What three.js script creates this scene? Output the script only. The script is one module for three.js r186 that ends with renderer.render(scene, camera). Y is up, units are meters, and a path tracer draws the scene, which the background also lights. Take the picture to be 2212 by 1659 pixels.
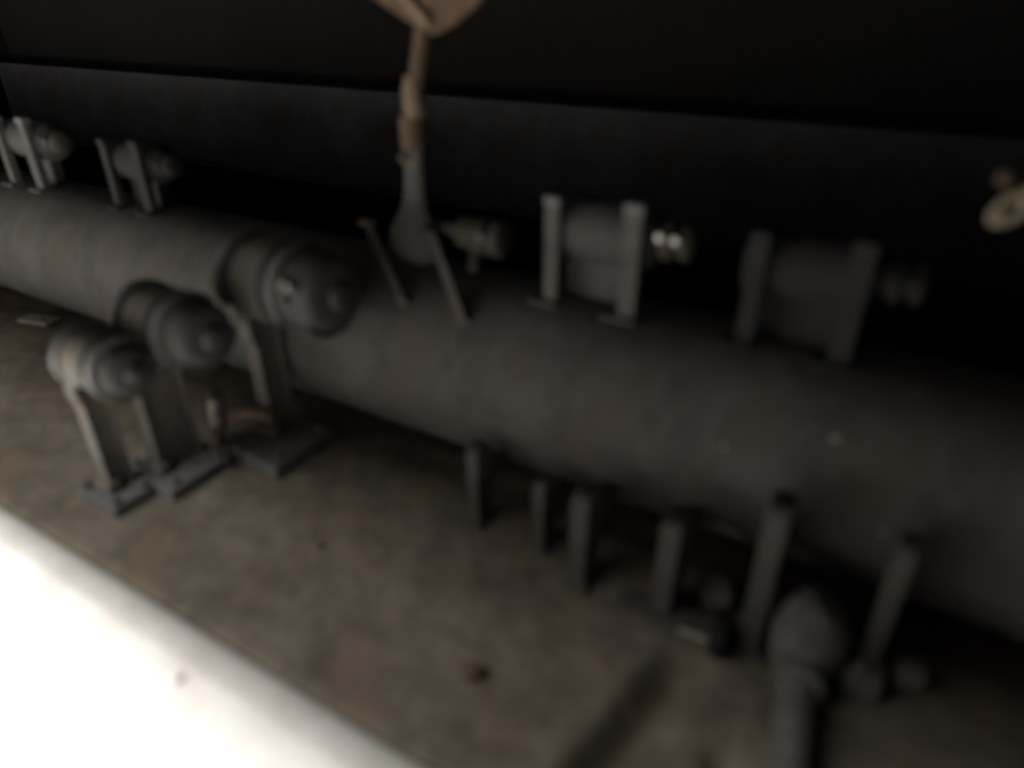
import * as THREE from 'three';
import { mergeGeometries } from 'three/addons/utils/BufferGeometryUtils.js';
import { RoundedBoxGeometry } from 'three/addons/geometries/RoundedBoxGeometry.js';
import { ConvexGeometry } from 'three/addons/geometries/ConvexGeometry.js';
import { RectAreaLightUniformsLib } from 'three/addons/lights/RectAreaLightUniformsLib.js';
import { ImprovedNoise } from 'three/addons/math/ImprovedNoise.js';

// ---------------------------------------------------------------- camera, light, exposure
const renderer = new THREE.WebGLRenderer();
renderer.toneMapping = THREE.LinearToneMapping;
renderer.toneMappingExposure = 1.0;
renderer.shadowMap.enabled = true;
RectAreaLightUniformsLib.init();
const scene = new THREE.Scene();
scene.background = new THREE.Color(0x000000);
// X runs along the big pipe, +Z towards the bright ledge, the pit floor is y = 0
const camera = new THREE.PerspectiveCamera(58.243, 2212 / 1659, 0.05, 40);
camera.position.set(0, 2.0, 0);
{ const yaw = 0.53354, pitch = 0.50852;
  camera.lookAt(-Math.sin(yaw) * Math.cos(pitch), 2.0 - Math.sin(pitch), -Math.cos(yaw) * Math.cos(pitch)); }
camera.focus = 11; camera.userData.fStop = 0.38;

const LAMP_CEILING = 185;     // long tube lamp above the ledge
const LAMP_FILL = 21;        // added fill lamp out of view, lights the pit floor
const COOL = new THREE.Color(1.0, 0.965, 0.92);

// ---------------------------------------------------------------- helpers
const noise = new ImprovedNoise();
let seed = 7;
const rnd = () => { seed = (seed * 16807) % 2147483647; return seed / 2147483647; };
const used = {};
function numbered(n) { used[n] = (used[n] ?? -1) + 1; return used[n] ? n + '_' + String(used[n]).padStart(3, '0') : n; }
function shade(o) { o.castShadow = o.receiveShadow = true; return o; }
function tag(o, label, category, group) { o.userData.label = label; o.userData.category = category; if (group) o.userData.group = group; return o; }
function thing(name, label, category, pos = [0, 0, 0], group) {
  const o = new THREE.Group(); o.name = numbered(name); o.position.set(...pos); scene.add(o); return tag(o, label, category, group);
}
function clean(g) { g = g.index ? g.toNonIndexed() : g; for (const k of Object.keys(g.attributes)) if (!['position', 'normal', 'uv'].includes(k)) g.deleteAttribute(k); return g; }
function obj(name, geos, mat, parent, label) {
  const list = Array.isArray(geos) ? geos : [geos];
  const g = list.length > 1 ? mergeGeometries(list.map(clean)) : list[0];
  const m = shade(new THREE.Mesh(g, mat)); m.name = parent ? name : numbered(name); if (label) m.userData.label = label;
  (parent || scene).add(m); return m;
}
function struct(name, geos, mat) { const m = obj(name, geos, mat); m.userData.kind = 'structure'; return m; }
// uv in metres by the way each face points
function boxUV(g, s = 1) {
  g = g.index ? g.toNonIndexed() : g; if (!g.attributes.normal) g.computeVertexNormals();
  const p = g.attributes.position, n = g.attributes.normal, uv = new Float32Array(p.count * 2);
  for (let i = 0; i < p.count; i++) {
    const a = Math.abs(n.getX(i)), b = Math.abs(n.getY(i)), c = Math.abs(n.getZ(i)), x = p.getX(i), y = p.getY(i), z = p.getZ(i);
    const [u, v] = b >= a && b >= c ? [x, z] : a >= c ? [z, y] : [x, y];
    uv[2 * i] = u * s; uv[2 * i + 1] = v * s;
  }
  g.setAttribute('uv', new THREE.BufferAttribute(uv, 2)); return g;
}
function bx(w, h, d, x = 0, y = 0, z = 0, r = 0.006) {        // rounded box, (x, y, z) its centre
  const g = new RoundedBoxGeometry(w, h, d, 2, Math.min(r, w / 2.1, h / 2.1, d / 2.1)); g.translate(x, y, z); return boxUV(g);
}
function bar(a, b, w, t, r = 0.005) {                          // rounded flat bar from a to b
  const A = new THREE.Vector3(...a), B = new THREE.Vector3(...b), d = B.clone().sub(A), L = d.length();
  const g = new RoundedBoxGeometry(w, L, t, 2, Math.min(r, w / 2.1, t / 2.1));
  g.applyQuaternion(new THREE.Quaternion().setFromUnitVectors(new THREE.Vector3(0, 1, 0), d.normalize()));
  g.translate((A.x + B.x) / 2, (A.y + B.y) / 2, (A.z + B.z) / 2); return boxUV(g);
}
function tube(pts, r, n = 40, m = 12) {
  const g = new THREE.TubeGeometry(new THREE.CatmullRomCurve3(pts.map(p => new THREE.Vector3(...p))), n, r, m); return g;
}
function lathe(pts, axis = 'x', seg = 48) {                    // pts: [radius, along]
  const g = new THREE.LatheGeometry(pts.map(([r, a]) => new THREE.Vector2(Math.max(r, 1e-4), a)), seg);
  if (axis === 'x') g.rotateZ(-Math.PI / 2); if (axis === 'z') g.rotateX(Math.PI / 2); return boxUV(g);
}
const D2R = Math.PI / 180;
// band around an X axis: angle 0 is the front (+Z), 90 the top
function arcBand(R, t, w, a0, a1, seg = 40) {
  const s = new THREE.Shape(), P = (r, a) => [-r * Math.cos(a * D2R), r * Math.sin(a * D2R)];
  for (let i = 0; i <= seg; i++) { const p = P(R + t, a0 + (a1 - a0) * i / seg); i ? s.lineTo(...p) : s.moveTo(...p); }
  for (let i = seg; i >= 0; i--) s.lineTo(...P(R, a0 + (a1 - a0) * i / seg));
  const g = new THREE.ExtrudeGeometry(s, { depth: w - 0.006, bevelEnabled: true, bevelSize: 0.003, bevelThickness: 0.003, bevelSegments: 1, curveSegments: 1 });
  g.translate(0, 0, -w / 2 + 0.003); g.rotateY(Math.PI / 2); return boxUV(g);
}
function hexNut(r, h, axis = 'x') {
  const g = new THREE.CylinderGeometry(r, r, h, 6); const c = new THREE.CylinderGeometry(r * 0.5, r * 0.45, h * 1.9, 10);
  const m = mergeGeometries([clean(g), clean(c)]);
  if (axis === 'x') m.rotateZ(Math.PI / 2); if (axis === 'z') m.rotateX(Math.PI / 2); return m;
}
function lump(sx, sy, sz, n = 26) {                            // faceted broken piece
  const pts = [];
  for (let i = 0; i < n; i++) { const v = new THREE.Vector3(rnd() - 0.5, rnd() - 0.5, rnd() - 0.5).normalize().multiplyScalar(0.8 + 0.2 * rnd()); pts.push(new THREE.Vector3(v.x * sx / 2, v.y * sy / 2, v.z * sz / 2)); }
  return boxUV(new ConvexGeometry(pts));
}

// ---------------------------------------------------------------- procedural textures (tileable value noise)
function lattice(n, s) { let q = s; const r = () => (q = (q * 16807) % 2147483647) / 2147483647; for (let i = 0; i < 9; i++) r(); return Array.from({ length: n * n }, r); }
function fbmField(size, oct, s0, base) {
  const out = new Float32Array(size * size); let amp = 1, tot = 0, n = base;
  for (let o = 0; o < oct; o++) {
    const L = lattice(n, s0 + o * 101);
    for (let y = 0; y < size; y++) for (let x = 0; x < size; x++) {
      const fx = x / size * n, fy = y / size * n, x0 = fx | 0, y0 = fy | 0; let u = fx - x0, v = fy - y0; u = u * u * (3 - 2 * u); v = v * v * (3 - 2 * v);
      const a = L[y0 * n + x0], b = L[y0 * n + (x0 + 1) % n], c = L[((y0 + 1) % n) * n + x0], d = L[((y0 + 1) % n) * n + (x0 + 1) % n];
      out[y * size + x] += amp * (a + (b - a) * u + (c - a) * v + (a - b - c + d) * u * v);
    }
    tot += amp; amp *= 0.62; n *= 2;
  }
  for (let i = 0; i < out.length; i++) out[i] /= tot; return out;
}
const lin2s = c => 255 * (c <= 0.0031308 ? 12.92 * c : 1.055 * Math.pow(c, 1 / 2.4) - 0.055);
function tex(size, fn, srgb, rx = 1, ry = rx) {
  const d = new Uint8Array(size * size * 4);
  for (let i = 0; i < size * size; i++) { const c = fn(i); for (let k = 0; k < 3; k++) d[4 * i + k] = Math.max(0, Math.min(255, srgb ? lin2s(c[k]) : c[k] * 255)); d[4 * i + 3] = 255; }
  const t = new THREE.DataTexture(d, size, size, THREE.RGBAFormat); t.wrapS = t.wrapT = THREE.RepeatWrapping; t.magFilter = THREE.LinearFilter; t.minFilter = THREE.LinearMipmapLinearFilter; t.generateMipmaps = true;
  if (srgb) t.colorSpace = THREE.SRGBColorSpace; t.repeat.set(rx, ry); t.needsUpdate = true; return t;
}
const mix = (a, b, t) => a.map((x, i) => x + (b[i] - x) * t), sm = (a, b, x) => { x = Math.max(0, Math.min(1, (x - a) / (b - a))); return x * x * (3 - 2 * x); };
const N1 = fbmField(512, 6, 11, 4), N2 = fbmField(512, 5, 523, 16), N3 = fbmField(512, 4, 991, 6);
function surface(cA, cB, cC, o) {                                // two tones by coarse noise, a third in patches
  return new THREE.MeshStandardMaterial({
    map: tex(512, i => mix(mix(cA, cB, sm(0.3, 0.7, 0.5 * N1[i] + 0.5 * N2[i])), cC, o.patch * sm(0.55, 0.68, N3[i])), true, o.rep),
    bumpMap: tex(512, i => { const v = 0.5 * N1[i] + 0.5 * N2[i]; return [v, v, v]; }, false, o.rep), bumpScale: o.bump,
    roughness: o.rough, metalness: o.metal || 0 });
}
const M = {
  pipe: surface([0.105, 0.099, 0.092], [0.155, 0.147, 0.138], [0.14, 0.118, 0.096], { patch: 0.6, rep: 1.1, bump: 0.004, rough: 0.85 }),
  steel: surface([0.094, 0.09, 0.085], [0.14, 0.134, 0.126], [0.13, 0.108, 0.085], { patch: 0.6, rep: 2.5, bump: 0.002, rough: 0.75 }),
  dusty: surface([0.155, 0.148, 0.136], [0.23, 0.218, 0.198], [0.21, 0.165, 0.12], { patch: 0.7, rep: 2.5, bump: 0.002, rough: 0.85 }),
  drum: surface([0.075, 0.075, 0.075], [0.115, 0.114, 0.11], [0.11, 0.098, 0.082], { patch: 0.5, rep: 2.2, bump: 0.002, rough: 0.7 }),
  band: surface([0.17, 0.17, 0.175], [0.25, 0.25, 0.255], [0.2, 0.17, 0.14], { patch: 0.5, rep: 3, bump: 0.001, rough: 0.55 }),
  plate: surface([0.15, 0.152, 0.158], [0.215, 0.217, 0.222], [0.15, 0.135, 0.115], { patch: 0.6, rep: 3, bump: 0.002, rough: 0.7 }),
  rust: surface([0.1, 0.06, 0.035], [0.2, 0.13, 0.085], [0.13, 0.115, 0.09], { patch: 0.9, rep: 4, bump: 0.004, rough: 0.9 }),
  rustPale: surface([0.2, 0.13, 0.09], [0.34, 0.25, 0.18], [0.22, 0.19, 0.11], { patch: 0.9, rep: 5, bump: 0.003, rough: 0.85 }),
  brass: surface([0.3, 0.25, 0.16], [0.45, 0.4, 0.3], [0.2, 0.15, 0.08], { patch: 0.6, rep: 6, bump: 0.002, rough: 0.5 }),
  pale: surface([0.5, 0.48, 0.42], [0.65, 0.62, 0.56], [0.4, 0.34, 0.26], { patch: 0.5, rep: 6, bump: 0.002, rough: 0.55 }),
  nearBlack: surface([0.004, 0.004, 0.0038], [0.008, 0.0078, 0.007], [0.007, 0.006, 0.004], { patch: 0.6, rep: 0.8, bump: 0.006, rough: 0.95 }),  // near-black tone of the pit walls and roof slab
  beam: surface([0.05, 0.052, 0.058], [0.075, 0.078, 0.085], [0.055, 0.051, 0.046], { patch: 0.6, rep: 0.9, bump: 0.003, rough: 0.85 }),
  darkWallAndShade: surface([0.03, 0.03, 0.03], [0.042, 0.041, 0.04], [0.03, 0.028, 0.025], { patch: 0.5, rep: 0.8, bump: 0.003, rough: 0.9 }),  // dark tone of room walls, and painted-in shade on two top brackets
  rubble: surface([0.16, 0.16, 0.155], [0.24, 0.24, 0.232], [0.18, 0.165, 0.145], { patch: 0.5, rep: 2.2, bump: 0.006, rough: 0.95 }),
  dirt: surface([0.165, 0.142, 0.108], [0.26, 0.226, 0.175], [0.255, 0.196, 0.143], { patch: 0.7, rep: 0.9, bump: 0.012, rough: 1 }),
  ledge: surface([0.74, 0.725, 0.69], [0.82, 0.81, 0.78], [0.68, 0.63, 0.58], { patch: 0.5, rep: 1.3, bump: 0.004, rough: 0.9 }),
  zinc: new THREE.MeshStandardMaterial({ color: new THREE.Color(0.29, 0.283, 0.27), roughness: 0.3, metalness: 0.9 }),
  rubber: surface([0.012, 0.012, 0.012], [0.02, 0.02, 0.02], [0.02, 0.018, 0.015], { patch: 0.4, rep: 4, bump: 0.002, rough: 0.8 }),
  plaster: surface([0.45, 0.44, 0.42], [0.52, 0.51, 0.48], [0.4, 0.37, 0.33], { patch: 0.5, rep: 0.8, bump: 0.003, rough: 0.95 }),
  pinkRust: surface([0.3, 0.2, 0.16], [0.42, 0.3, 0.24], [0.34, 0.27, 0.13], { patch: 0.8, rep: 6, bump: 0.002, rough: 0.8 }),
  dull: surface([0.06, 0.055, 0.045], [0.1, 0.09, 0.075], [0.09, 0.065, 0.045], { patch: 0.8, rep: 4, bump: 0.002, rough: 0.7 }),
  shell: new THREE.MeshStandardMaterial({ color: 0x3c3f40, roughness: 0.5, metalness: 0.4 }),
  glow: new THREE.MeshStandardMaterial({ color: 0xffffff, emissive: 0xfff2dd, emissiveIntensity: 3 }),
};

// ---------------------------------------------------------------- the setting
const XL = -9, XR = 2.0, ZB = -4.4, ZL = -0.90, YL = 0.1, ZF = 4.2, YC = 4.6;
{ // pit floor: earth with low humps, and one narrow gutter running out from under the pipe
  const nx = 420, nz = 150, g = new THREE.PlaneGeometry(XR - XL, ZL - ZB, nx, nz); g.rotateX(-Math.PI / 2); g.translate((XL + XR) / 2, 0, (ZL + ZB) / 2);
  const p = g.attributes.position, uv = g.attributes.uv;
  for (let i = 0; i < p.count; i++) {
    const x = p.getX(i), z = p.getZ(i);
    let y = 0.016 * noise.noise(x * 2.1, 3.3, z * 2.1) + 0.009 * noise.noise(x * 6, 1.7, z * 6) + 0.005 * noise.noise(x * 15, 8.1, z * 15);
    const gx = -0.35 - 0.2 * (z + 1.45), along = sm(-1.78, -1.64, z), d = Math.abs(x - gx);
    y -= 0.12 * along * (1 - sm(0.015, 0.11, d));
    y -= 0.05 * Math.exp(-((x + 0.085) ** 2 + (z + 1.40) ** 2) / 0.0022);
    p.setY(i, y); uv.setXY(i, x, z);
  }
  g.computeVertexNormals(); struct('floor', g, M.dirt);
}
{ // bright concrete ledge, its edge rounded
  const s = new THREE.Shape(); // profile in (-z, y)
  s.moveTo(-ZF, -0.25); s.lineTo(-ZL, -0.25); s.lineTo(-ZL + 0.035, YL - 0.095); s.quadraticCurveTo(-ZL + 0.02, YL - 0.06, -ZL - 0.03, YL - 0.035); s.quadraticCurveTo(-ZL - 0.08, YL - 0.012, -ZL - 0.13, YL); s.lineTo(-ZF, YL); s.closePath();
  const g = new THREE.ExtrudeGeometry(s, { depth: XR - XL, bevelEnabled: false, curveSegments: 8 }); g.rotateY(Math.PI / 2); g.translate(XL, 0, 0);
  struct('ledge', boxUV(g), M.ledge);
}
struct('wall_back', bx(XR - XL + 0.4, YC + 0.4, 0.2, (XL + XR) / 2, YC / 2, ZB - 0.1, 0.01), M.nearBlack);
struct('wall_left', bx(0.2, YC + 0.4, ZF - ZB + 0.4, XL - 0.1, YC / 2, (ZF + ZB) / 2, 0.01), M.nearBlack);
struct('wall_right', bx(0.2, YC + 0.4, ZF - ZB + 0.4, XR + 0.1, YC / 2, (ZF + ZB) / 2, 0.01), M.nearBlack);
struct('wall_front', bx(XR - XL + 0.4, YC + 0.4, 0.2, (XL + XR) / 2, YC / 2, ZF + 0.1, 0.01), M.darkWallAndShade);
struct('added_reflector_1', bx(4.2, 1.5, 0.06, XL + 2.1, YL + 0.75, ZF - 0.03, 0.01), M.plaster);   // pale reflector added out of view, bounces light onto pipe and stands
struct('ceiling', bx(XR - XL + 0.4, 0.2, ZF - ZB + 0.4, (XL + XR) / 2, YC + 0.1, (ZF + ZB) / 2, 0.01), M.darkWallAndShade);
struct('added_light_blocker', bx(0.12, YC - YL, ZF - 0.35, -0.15, (YC + YL) / 2, (ZF + 0.35) / 2, 0.01), M.darkWallAndShade);   // blocker added out of view to keep room light off the right side
const ZS = 0.262;  // front edge of the low roof slab that covers the pit
struct('roof_slab', bx(XR - XL, 0.14, ZS - ZB, (XL + XR) / 2, 2.32, (ZS + ZB) / 2, 0.02), M.nearBlack);
// (nothing stands behind the pipe but the wall)

// ---------------------------------------------------------------- lamps
function tubeLamp(label, x, z, len, w, power) {   // a tube fitting hung under the room ceiling
  const t = thing('tube_lamp', label, 'lamp', [x, 4.34, z]);
  obj('housing', bx(len + 0.2, 0.1, w + 0.1, 0, 0.16, 0), M.shell, t);
  for (const k of [-0.3, 0.3]) obj('tube', new THREE.CylinderGeometry(0.03, 0.03, len, 16).rotateZ(Math.PI / 2).translate(0, 0.06, k * w), M.glow, t);
  for (const k of [-0.35, 0.35]) obj('hanger', bx(0.03, 0.1, 0.03, len * k, 0.24, 0), M.shell, t);
  const l = new THREE.RectAreaLight(COOL, power, len, w); l.lookAt(0, -1, 0); l.castShadow = true; t.add(l);
}
tubeLamp('long bright tube lamp on the room ceiling, nearer to the pit', -5.8, 1.2, 5.2, 0.42, LAMP_CEILING);
tubeLamp('added unseen fill lamp for the pit floor, further from the pit', -4.0, 2.15, 4.4, 0.7, LAMP_FILL);  // fill added to brighten the pit floor

// ---------------------------------------------------------------- the big pipe
const PY = 0.482, PZ = -2.506, PR = 0.436;
{
  const L = XR - XL - 0.04, g = new THREE.CylinderGeometry(PR, PR, L, 96, 160, true); g.rotateZ(Math.PI / 2);
  const p = g.attributes.position, n = g.attributes.normal, uv = g.attributes.uv;
  for (let i = 0; i < p.count; i++) {
    const x = p.getX(i), ny = n.getY(i), nz = n.getZ(i), h = 0.003 * noise.noise(x * 2.3, ny * 2.4, nz * 2.4) + 0.002 * noise.noise(x * 8, ny * 7 + 4, nz * 7);
    p.setXYZ(i, x, ny * (PR + h), nz * (PR + h)); uv.setXY(i, x, uv.getX(i) * 2);
    uv.setY(i, Math.round(1000 * Math.atan2(ny, nz) / Math.PI) / 1000 * 0.91);
  }
  g.computeVertexNormals();
  const t = thing('main_pipe', 'thick grey dust-covered pipe running the whole length of the pit', 'pipe', [(XL + XR) / 2, PY, PZ]);
  obj('barrel', g, M.pipe, t);
  for (const s of [-1, 1]) obj('end_flange', lathe([[PR - 0.01, -0.02], [PR + 0.07, -0.02], [PR + 0.07, 0.02], [PR - 0.01, 0.02]]).translate(s * (L / 2 - 0.02), 0, 0), M.pipe, t);
}

// ---------------------------------------------------------------- the three front stands carrying short drums
// o: x, zf, zb of the post, y / z / R of the drum, band positions b1, b2, drum ends x0, x1, base rectangle
function stand(o) {
  const t = thing('pipe_support_stand', o.label, 'stand', [o.x, 0, o.z]);
  const lx = v => v - o.x, lz = v => v - o.z, w = o.w, zf = lz(o.zf), zb = lz(o.zb), top = o.y - o.R * 0.72;
  obj('base_plate', bx(o.bx1 - o.bx0, o.bh, o.bz1 - o.bz0, lx((o.bx0 + o.bx1) / 2), o.bh / 2 - 0.01, lz((o.bz0 + o.bz1) / 2), 0.008), M.plate, t);
  for (const [ax, az] of [[0.12, 0.15], [0.88, 0.15], [0.88, 0.85]]) obj('anchor_bolt', hexNut(0.02, 0.022, 'y').translate(lx(o.bx0 + (o.bx1 - o.bx0) * ax), o.bh + 0.004, lz(o.bz1 + (o.bz0 - o.bz1) * az)), M.band, t);
  obj('front_flange', [bx(w, top - o.bh + 0.03, 0.016, 0, (top + o.bh) / 2 + 0.005, zf - 0.008, 0.003), bx(w * 1.5, 0.05, 0.06, 0, o.bh + 0.02, zf - 0.01, 0.012)], M.dusty, t);
  obj('web', bx(0.014, top - o.bh + 0.03, zf - zb - 0.02, 0.01, (top + o.bh) / 2 + 0.005, (zf + zb) / 2, 0.002), M.dusty, t);
  obj('rear_flange', bx(w, top - o.bh + 0.03, 0.016, 0, (top + o.bh) / 2 + 0.005, zb + 0.008, 0.003), M.dusty, t);
  // drum: a short capped barrel along X
  const a0 = lx(o.x0), a1 = lx(o.x1), R = o.R, e = 0.035;
  const d = obj('drum', lathe([[0, a0], [R * 0.7, a0], [R - 0.02, a0 + 0.006], [R, a0 + e], [R, a1 - e * 2.4], [R * 0.97, a1 - e * 1.4], [R * 0.86, a1 - e * 0.5], [R * 0.62, a1 - 0.006], [R * 0.3, a1], [0, a1]], 'x', 64), M.drum, t);
  d.position.y = o.y;
  const cap = obj('end_boss', lathe([[0, 0.03], [R * 0.24, 0.03], [R * 0.32, 0.02], [R * 0.36, -0.01]], 'x', 32).translate(a1 + 0.002, 0, 0), o.boss || M.drum, d);
  // central strap: wide over the front of the drum, tapering into the post
  const s = obj('strap', [arcBand(R, 0.012, o.sw, -62, 118), arcBand(R + 0.002, 0.014, o.sw * 0.8, -95, -58, 10)], M.dusty, t); s.position.set(lx(o.sx), o.y, 0);
  const nz = Math.sqrt(Math.max(0, 1 - 0.72 * 0.72)) * R;
  const gs = new THREE.Shape(); gs.moveTo(-w / 2, 0); gs.lineTo(w / 2, 0);
  const y1 = R * 2.0, cx = lx(o.sx); gs.quadraticCurveTo(w / 2 + 0.005, y1 * 0.5, cx + o.sw / 2 - 0.01, y1); gs.lineTo(cx - o.sw / 2 + 0.01, y1); gs.quadraticCurveTo(-w / 2 + (cx - o.sw / 2 + w / 2) * 0.3, y1 * 0.5, -w / 2, 0);
  const gg = new THREE.ExtrudeGeometry(gs, { depth: 0.012, bevelEnabled: true, bevelSize: 0.003, bevelThickness: 0.003, bevelSegments: 1 });
  gg.applyMatrix4(new THREE.Matrix4().makeRotationX(Math.atan2(R + 0.008 - zf, y1))); gg.translate(0, o.y - R * 2.0, zf - 0.006);
  obj('gusset', boxUV(gg), M.dusty, t);
  obj('saddle', arcBand(R, 0.016, o.x1 - o.sx - 0.12, -170, -38, 30).translate((o.x1 + o.sx) / 2 - o.x + 0.02, o.y, 0), M.drum, t);
  for (const [b, r0, r1] of [[o.b1, o.ba0, 150], [o.b2, o.ba0, 150]]) if (b !== null) obj('clamp_band', arcBand(R, 0.022, o.bw, r0, r1, 44).translate(lx(b), o.y, 0), M.band, t);
  return t;
}
const s3 = stand({ label: 'tall steel stand nearest the big pipe, bare bolts on its drum', x: -2.555, z: -1.96, zf: -1.90, zb: -2.05, w: 0.085, y: 0.914, R: 0.172, bw: 0.036, ba0: -28, sw: 0.155,
  sx: -2.37, b1: -2.53, b2: -2.205, x0: -2.60, x1: -2.0, bx0: -2.72, bx1: -2.31, bz0: -2.12, bz1: -1.715, bh: 0.075 });
const s2 = stand({ boss: M.steel, label: 'middle steel stand of the three, with two full bands around its drum', x: -2.775, z: -1.55, zf: -1.42, zb: -1.64, w: 0.08, y: 0.812, R: 0.139, bw: 0.032, ba0: -75, sw: 0.15,
  sx: -2.61, b1: -2.73, b2: -2.465, x0: -2.80, x1: -2.32, bx0: -2.95, bx1: -2.585, bz0: -1.70, bz1: -1.35, bh: 0.07 });
const s1 = stand({ label: 'shortest steel stand at the far left, closest to the bright ledge', x: -2.85, z: -1.28, zf: -1.22, zb: -1.335, w: 0.072, y: 0.735, R: 0.108, bw: 0.03, ba0: -75, sw: 0.13,
  sx: -2.68, b1: -2.775, b2: -2.54, x0: -2.82, x1: -2.46, bx0: -2.99, bx1: -2.70, bz0: -1.345, bz1: -1.15, bh: 0.065 });
// pale bolt heads on the front of the tallest stand's drum
for (const [x, a, r] of [[-2.13, 24, 0.028], [-2.125, 7, 0.022], [-2.085, 25, 0.02]]) {
  const m = obj('pale_bolt', hexNut(r, 0.02, 'z'), M.zinc, s3, 'bare zinc bolt head'); m.rotation.x = -0.09; m.scale.setScalar(1.15);
  m.position.set(x + 2.555, 0.914 + 0.172 * Math.sin(a * D2R), 0.172 * Math.cos(a * D2R) + 0.012);
}

// ---------------------------------------------------------------- six low brackets between floor and pipe, in a row along the pipe
function bracket(label, x, z, top, w, dep, wide, gy) {
  const t = thing('pipe_bracket', label, 'bracket', [x, 0, z]);
  const s = new THREE.Shape(), h = top;                        // upright seen along X, in (-z, y): foot, upright, arm back to the pipe
  const zp = -(PZ - z), ya = Math.min(h - 0.18, PY - 0.12), d2 = dep / 2, at = y => zp - Math.sqrt(PR * PR - (y - PY) ** 2) - 0.012;
  s.moveTo(-d2, 0); s.lineTo(d2, 0); s.lineTo(d2, ya - 0.1); s.quadraticCurveTo(d2 + 0.004, ya - 0.02, at(ya), ya); s.lineTo(at(ya + 0.05), ya + 0.05); s.quadraticCurveTo(d2 + 0.004, ya + 0.06, d2, h - 0.02); s.quadraticCurveTo(d2 * 0.6, h, 0, h); s.quadraticCurveTo(-d2, h, -d2, h - 0.04); s.closePath();
  const g = new THREE.ExtrudeGeometry(s, { depth: w - 0.012, bevelEnabled: true, bevelSize: 0.006, bevelThickness: 0.006, bevelSegments: 2 }); g.translate(0, 0, -w / 2 + 0.006); g.rotateY(Math.PI / 2);
  obj('upright', boxUV(g), M.steel, t);
  obj('foot', bx(wide, 0.024, dep + 0.05, 0.01, 0.008, 0, 0.006), M.steel, t);
  return t;
}
bracket('slim low bracket under the pipe, first to the right of the three stands', -1.325, -1.97, 0.39, 0.06, 0.1, 0.075, 0);
bracket('second slim low bracket from the stands, beside the narrow dark gap', -1.01, -1.97, 0.34, 0.055, 0.1, 0.07, -0.08);
bracket('third low bracket from the stands, leaning shadow strip on its right', -0.785, -1.875, 0.44, 0.07, 0.12, 0.09, -0.03);
const b4 = bracket('fourth low bracket from the stands, on a long flat foot plate', -0.445, -1.87, 0.47, 0.07, 0.13, 0.1, 0.0);
bracket('fifth low bracket from the stands, left of the grey cast valve lump', -0.135, -1.90, 0.64, 0.07, 0.13, 0.1, 0.05);
const b6 = bracket('rightmost low bracket under the pipe, pale bolt on its foot', 0.225, -1.95, 0.6, 0.055, 0.1, 0.11, 0.05);
obj('foot_plate', bx(0.34, 0.02, 0.11, 0.015, 0.055, 0.055, 0.004), M.steel, b4);
for (const x of [-0.12, 0.17]) obj('foot_spacer', bx(0.03, 0.06, 0.06, x, 0.022, 0.04, 0.004), M.rubber, b4);
obj('plate_edge_bar', bx(0.11, 0.014, 0.016, 0.14, 0.068, 0.108, 0.003), M.pale, b4);
obj('shoe', bx(0.12, 0.10, 0.13, 0, 0.05, 0.05, 0.02), M.rubble, b6);
obj('bolt', hexNut(0.02, 0.02, 'y').translate(-0.02, 0.106, 0.075), M.pale, b6);

// ---------------------------------------------------------------- grey branch pipe and valve lump at the lower right
{
  const t = thing('branch_pipe', 'grey dust-caked branch pipe with a bulging valve body, coming toward the ledge', 'pipe', [0.04, 0, -1.85]);
  const g = new THREE.SphereGeometry(1, 40, 28), p = g.attributes.position;
  for (let i = 0; i < p.count; i++) { const x = p.getX(i), y = p.getY(i), z = p.getZ(i), k = 1 + 0.12 * noise.noise(x * 1.7, y * 1.7 + 5, z * 1.7) + 0.05 * noise.noise(x * 5, y * 5, z * 5); p.setXYZ(i, x * 0.118 * k, 0.13 + y * 0.2 * k, -0.03 + z * 0.13 * k); }
  g.computeVertexNormals(); obj('valve_body', boxUV(g), M.rubble, t);
  obj('branch_tube', boxUV(tube([[0, 0.1, 0.02], [0.01, 0.07, 0.16], [0.03, 0.055, 0.32], [0.05, 0.05, 0.55], [0.07, 0.05, 0.85], [0.085, 0.05, 1.2]], 0.058, 60, 20)), M.rubble, t);
  obj('collar', lathe([[0.05, -0.02], [0.08, -0.02], [0.083, 0], [0.08, 0.02], [0.05, 0.02]], 'z', 28).translate(0.006, 0.085, 0.12), M.rubble, t);
}
tag(obj('concrete_lump', lump(0.18, 0.2, 0.17).translate(-0.295, 0.08, -1.995), M.rubble), 'rounded grey concrete lump under the pipe, right of the foot plate', 'rubble');
tag(obj('concrete_lump', lump(0.15, 0.14, 0.14).translate(0.36, 0.05, -1.99), M.rubble), 'dim grey lump at the right of the rightmost bracket', 'rubble');
{
  const t = thing('dark_disc', 'small black round wheel at the end of the flat foot plate', 'wheel', [-0.222, 0.078, -1.80]);  // black round disc with a hub, at the end of the plate
  obj('rim', lathe([[0.03, -0.03], [0.07, -0.03], [0.08, -0.015], [0.08, 0.015], [0.07, 0.03], [0.03, 0.03]], 'x', 32), M.rubber, t);
  obj('hub', lathe([[0, -0.02], [0.032, -0.02], [0.032, 0.02], [0, 0.02]], 'x', 20), M.drum, t);
}

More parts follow.
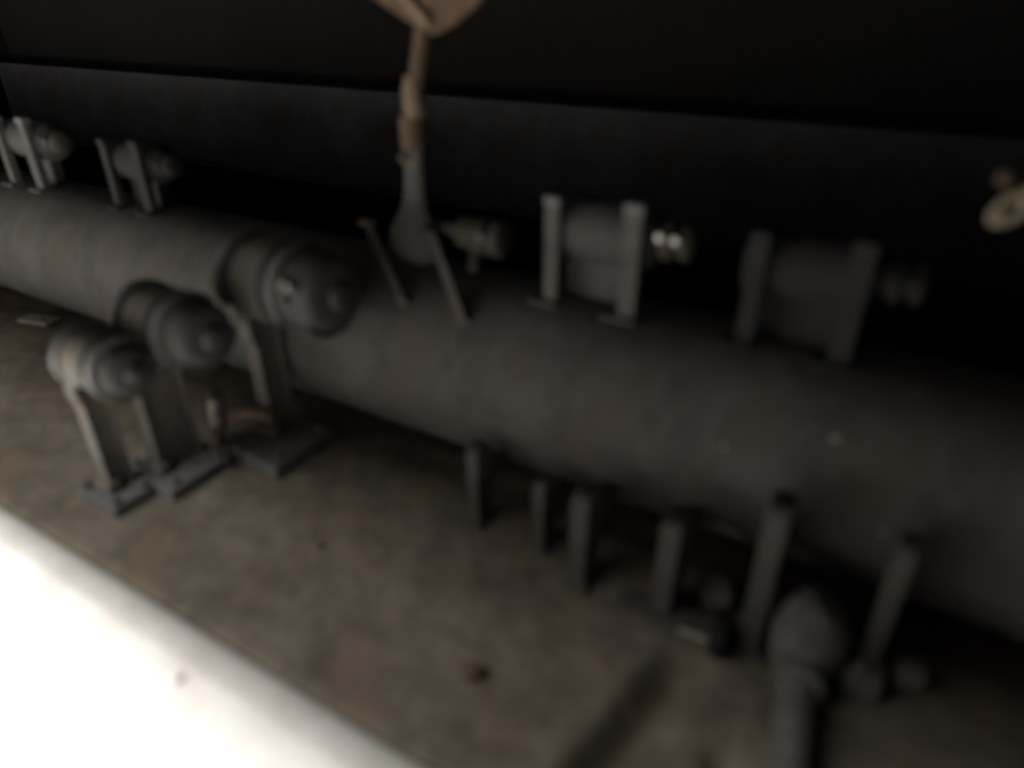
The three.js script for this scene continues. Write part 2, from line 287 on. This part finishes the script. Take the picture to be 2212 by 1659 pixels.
// ---------------------------------------------------------------- rusty hanger behind the pipe, and its drum
{
  const Z = -3.0, t = thing('pipe_hanger', 'rusty hanger rod widening into a rounded cup behind the big pipe', 'hanger', [-2.36 * 0.823, 2.2057, -2.47]); t.scale.setScalar(0.823);
  const L = (x, y, z = 0) => [x + 2.36, y - 2.25, z];
  const tri = new THREE.Shape(); tri.moveTo(-0.34, 0.06); tri.lineTo(0.4, 0.06); tri.lineTo(0.36, -0.24); tri.quadraticCurveTo(0.2, -0.36, 0.08, -0.39); tri.quadraticCurveTo(0, -0.37, -0.12, -0.31); tri.lineTo(-0.3, -0.22); tri.closePath();
  const tg = new THREE.ExtrudeGeometry(tri, { depth: 0.03, bevelEnabled: true, bevelSize: 0.006, bevelThickness: 0.006, bevelSegments: 2 }); tg.translate(0.08, 0, -0.015);
  const br = obj('bracket_plate', boxUV(tg), M.rust, t);
  obj('rib', bar([-0.03, -0.2, 0.03], [0.16, -0.36, 0.035], 0.05, 0.04, 0.01), M.rustPale, br);
  obj('rod', boxUV(tube([L(-2.255, 1.95, 0), L(-2.29, 1.80), L(-2.325, 1.66), L(-2.34, 1.56)], 0.042)), M.rust, t);
  const pear = lathe([[0, 0.668], [0.06, 0.672], [0.12, 0.69], [0.165, 0.735], [0.178, 0.8], [0.165, 0.86], [0.13, 0.92], [0.09, 0.985], [0.068, 1.06], [0.06, 1.2], [0.058, 1.4], [0.058, 1.62], [0, 1.63]], 'y', 40);
  pear.translate(0, -1.62, 0); pear.scale(1, 1, 0.6); pear.rotateZ(-0.045); obj('cup', pear, M.steel, t).position.set(...L(-2.365, 1.62));
  const rp = obj('rust_collar', boxUV(new THREE.CylinderGeometry(0.04, 0.062, 0.2, 20)), M.rustPale, t, 'pale orange rust collar'); rp.position.set(...L(-2.342, 1.57, 0.01)); rp.rotation.z = 0.1;
  obj('rust_lump', boxUV(new THREE.CylinderGeometry(0.066, 0.068, 0.16, 20)), M.rust, t).position.set(...L(-2.37, 1.40, 0.006));
  obj('nut', hexNut(0.026, 0.03, 'z'), M.rustPale, t).position.set(...L(-2.41, 1.27, 0.045));
}
{
  const t = thing('brace_bar', 'thin leaning grey brace bar left of the hanger cup', 'brace', [-1.864, 0.815, -2.2]);
  obj('bar', bar([-0.37, 0.25, -0.24], [0.01, 0.005, -0.004], 0.045, 0.035), M.band, t);  // coloured lighter than the other bar to stand in for light on it
  obj('end_pad', bx(0.075, 0.026, 0.06, -0.375, 0.26, -0.24), M.rustPale, t);
  const u = thing('brace_bar', 'thicker leaning grey brace bar right of the hanger cup', 'brace', [-1.538, 0.805, -2.19]);
  obj('bar', bar([-0.315, 0.28, -0.24], [0.01, 0.005, -0.004], 0.05, 0.04), M.dusty, u);
  obj('end_pad', bx(0.07, 0.026, 0.06, -0.32, 0.285, -0.245), M.steel, u);
}
{
  const t = thing('pipe_coupling', 'dim reddish ribbed coupling right of the hanger cup', 'coupling', [-1.60, 1.093, -2.49]); t.scale.setScalar(0.8);
  obj('sleeve', lathe([[0, -0.16], [0.09, -0.16], [0.09, -0.02], [0.105, -0.02], [0.105, 0.02], [0.085, 0.02], [0.085, 0.06], [0.105, 0.06], [0.105, 0.11], [0.07, 0.13], [0, 0.13]], 'x', 32), M.dull, t);
  obj('nut', hexNut(0.03, 0.02, 'z').translate(0.03, 0.03, 0.105), M.plate, t);
  obj('post', bx(0.06, 0.2, 0.06, -0.08, -0.12, 0), M.drum, t); obj('shaft', lathe([[0, -0.3], [0.04, -0.3], [0.04, -0.1], [0, -0.1]], 'x', 20), M.drum, t);
}

// ---------------------------------------------------------------- rear brackets on the plinth
function rearBracket() {
  const t = thing('top_bracket', 'pair of upright bars around a dim drum, standing on the middle of the pipe', 'bracket', [-1.05, 0.905, -2.42], 'brackets on top of the pipe'); t.scale.setScalar(0.73);
  for (const [x, h, w] of [[-0.22, 0.6, 0.09], [0.235, 0.62, 0.105]]) {
    const u = obj('upright', bx(w, h, 0.07, x, h / 2, 0.06, 0.012), M.steel, t);
    obj('top_clip', bx(w * 1.05, 0.05, 0.085, x, h - 0.02, 0.062, 0.014), M.band, u);
    obj('foot', bx(w * 1.9, 0.022, 0.12, x - 0.03, 0.011, 0.08, 0.006), M.steel, u);
  }
  obj('drum', lathe([[0, -0.3], [0.15, -0.3], [0.17, -0.27], [0.17, 0.27], [0.15, 0.3], [0.1, 0.32], [0, 0.32]], 'x', 48).translate(0, 0.4, -0.12), M.drum, t);
  obj('coupling', lathe([[0, 0.3], [0.085, 0.3], [0.085, 0.36], [0.11, 0.36], [0.11, 0.41], [0.08, 0.41], [0.08, 0.46], [0.1, 0.46], [0.1, 0.5], [0.05, 0.52], [0, 0.52]], 'x', 32).translate(0, 0.42, -0.08), M.dull, t);
  obj('nut', hexNut(0.022, 0.02, 'z').translate(0.36, 0.46, 0.035), M.zinc, t); obj('nut', hexNut(0.022, 0.022, 'z').translate(0.44, 0.455, 0.03), M.zinc, t);
  obj('cradle', bx(0.4, 0.26, 0.1, 0, 0.13, -0.12, 0.02), M.drum, t);
  return t;
}
const rb = rearBracket();
for (const [dx, s, label] of [[0.78, 0.7, 'near-black bracket with painted-in shade on the pipe, right of the middle one'], [-4.08, 0.73, 'far bracket on the pipe at the left edge, two pale bars and a dull knob'], [-2.95, 0.66, 'painted-shade dark bracket on the pipe, right of the one at the left edge']]) {
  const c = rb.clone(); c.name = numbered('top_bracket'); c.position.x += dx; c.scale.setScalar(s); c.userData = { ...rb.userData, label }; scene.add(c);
  if (dx > -4) c.traverse(m => { if (m.isMesh) m.material = M.darkWallAndShade; });   // same grey brackets, their shade put into one dark colour
}
{ // steel beam along the back wall
  const t = thing('wall_beam', 'long dark steel beam along the black back wall', 'beam', [(XL + XR) / 2, 1.05, ZB + 0.14]);
  const L = XR - XL - 0.02;
  obj('web', bx(L, 0.72, 0.03, 0, 0, 0.02, 0.003), M.beam, t); for (const y of [-0.36, 0.36]) obj('flange', bx(L, 0.025, 0.24, 0, y, 0, 0.004), M.beam, t);
  for (let i = 0; i < 6; i++) obj('bearer', bx(0.06, 0.72, 0.13, -4.5 + i * 1.8, 0, -0.06, 0.003), M.beam, t);
}
// ---------------------------------------------------------------- hook link at the right edge, on an arm from the right wall
{
  const t = thing('hook_link', 'pale brass-coloured link hanging at the right edge of the dark', 'hook', [0.215, 1.525, -2.3]);
  const g = new THREE.TorusGeometry(0.042, 0.02, 16, 36); g.scale(1.1, 0.62, 1); g.rotateZ(0.85); g.rotateY(-0.4);
  obj('link', g.translate(0.005, -0.02, 0), M.brass, t);
  obj('nut', hexNut(0.022, 0.03, 'z').translate(-0.035, 0.055, 0.0), M.rustPale, t);
  obj('shank', tube([[0.03, 0.03, 0], [0.1, 0.085, 0], [0.2, 0.12, 0], [0.34, 0.13, 0]], 0.022), M.brass, t);
  obj('arm', bar([0.3, 0.13, 0], [1.8, 0.13, 0], 0.06, 0.06), M.rust, t);
}

// ---------------------------------------------------------------- small things
tag(obj('curled_strip', boxUV(tube([[-2.50, 0.215, -1.87], [-2.56, 0.235, -1.83], [-2.66, 0.2, -1.79], [-2.73, 0.14, -1.755], [-2.73, 0.09, -1.73], [-2.68, 0.085, -1.715]], 0.024)), M.pinkRust), 'curled rusty strip lying on the base of the tallest stand', 'strip');
tag(obj('rusty_rod', bar([-2.69, 0.088, -1.78], [-2.53, 0.16, -1.85], 0.022, 0.022), M.rust), 'short rusty rod leaning beside the curled strip', 'rod');
{
  const t = thing('cable_end', 'thin cable with a yellowish end between two stands', 'cable', [-2.65, 0, -1.76]);
  obj('cable', tube([[0.1, 0.01, 0.1], [0.07, 0.2, 0.08], [0.05, 0.36, 0.04], [0.02, 0.4, 0.03], [-0.01, 0.33, 0.05]], 0.01), M.rubber, t);
  obj('sleeve', boxUV(tube([[-0.01, 0.35, 0.05], [-0.025, 0.28, 0.055], [-0.035, 0.2, 0.055]], 0.022)), M.pale, t, 'yellowish sleeve');
}
{
  const t = thing('pale_plate', 'small bright metal plate on the floor at the far left', 'plate', [-5.15, 0.012, -2.15]);
  obj('sheet', bx(0.26, 0.02, 0.12, 0, 0.014, 0, 0.004).rotateY(0.25), M.pale, t); obj('bolt', hexNut(0.018, 0.016, 'y').translate(0.06, 0.03, 0), M.band, t);
}
tag(obj('brick_piece', lump(0.11, 0.06, 0.09).translate(-0.92, 0.02, -1.275), M.rust), 'brown brick fragment lying on the dirt in the foreground', 'brick');
tag(obj('clay_chip', lump(0.05, 0.03, 0.045).translate(-1.818, 0.012, -1.472), M.rustPale), 'small orange clay chip alone on the dirt', 'chip');
tag(obj('stone_chip', lump(0.04, 0.035, 0.04).translate(0.168, 0.012, -1.47), M.pale), 'pale stone chip at the bottom right beside the branch pipe', 'stone');
tag(obj('plaster_chip', lump(0.055, 0.016, 0.05).translate(-1.676, YL + 0.008, -0.7187), M.ledge), 'white plaster chip on the bright ledge', 'chip');
tag(obj('metal_sliver', bar([-0.36, 0.30, -2.095], [-0.26, 0.27, -2.105], 0.014, 0.012), M.pale), 'bright metal sliver stuck under the pipe between two brackets', 'sliver');
for (const [x, y, z, s, label] of [[-0.047, 0.749, -2.161, 0.034, 'largest pale flake on the upper flank of the pipe at the right'], [-0.3765, 0.635, -2.098, 0.022, 'tiny pale flake on the pipe, left of the largest flake'],
  [0.1636, 0.5076, -2.071, 0.024, 'pale flake on the pipe just above the rightmost bracket'], [0.505, 0.195, -2.185, 0.024, 'pale flake low on the pipe near the right edge'], [0.631, 0.1757, -2.196, 0.026, 'pale flake low on the pipe at the very right edge']])
  tag(obj('paint_flake', lump(s, s * 0.8, s * 0.8, 16).translate(x, y, z), M.pale), label, 'flake');

renderer.render(scene, camera);
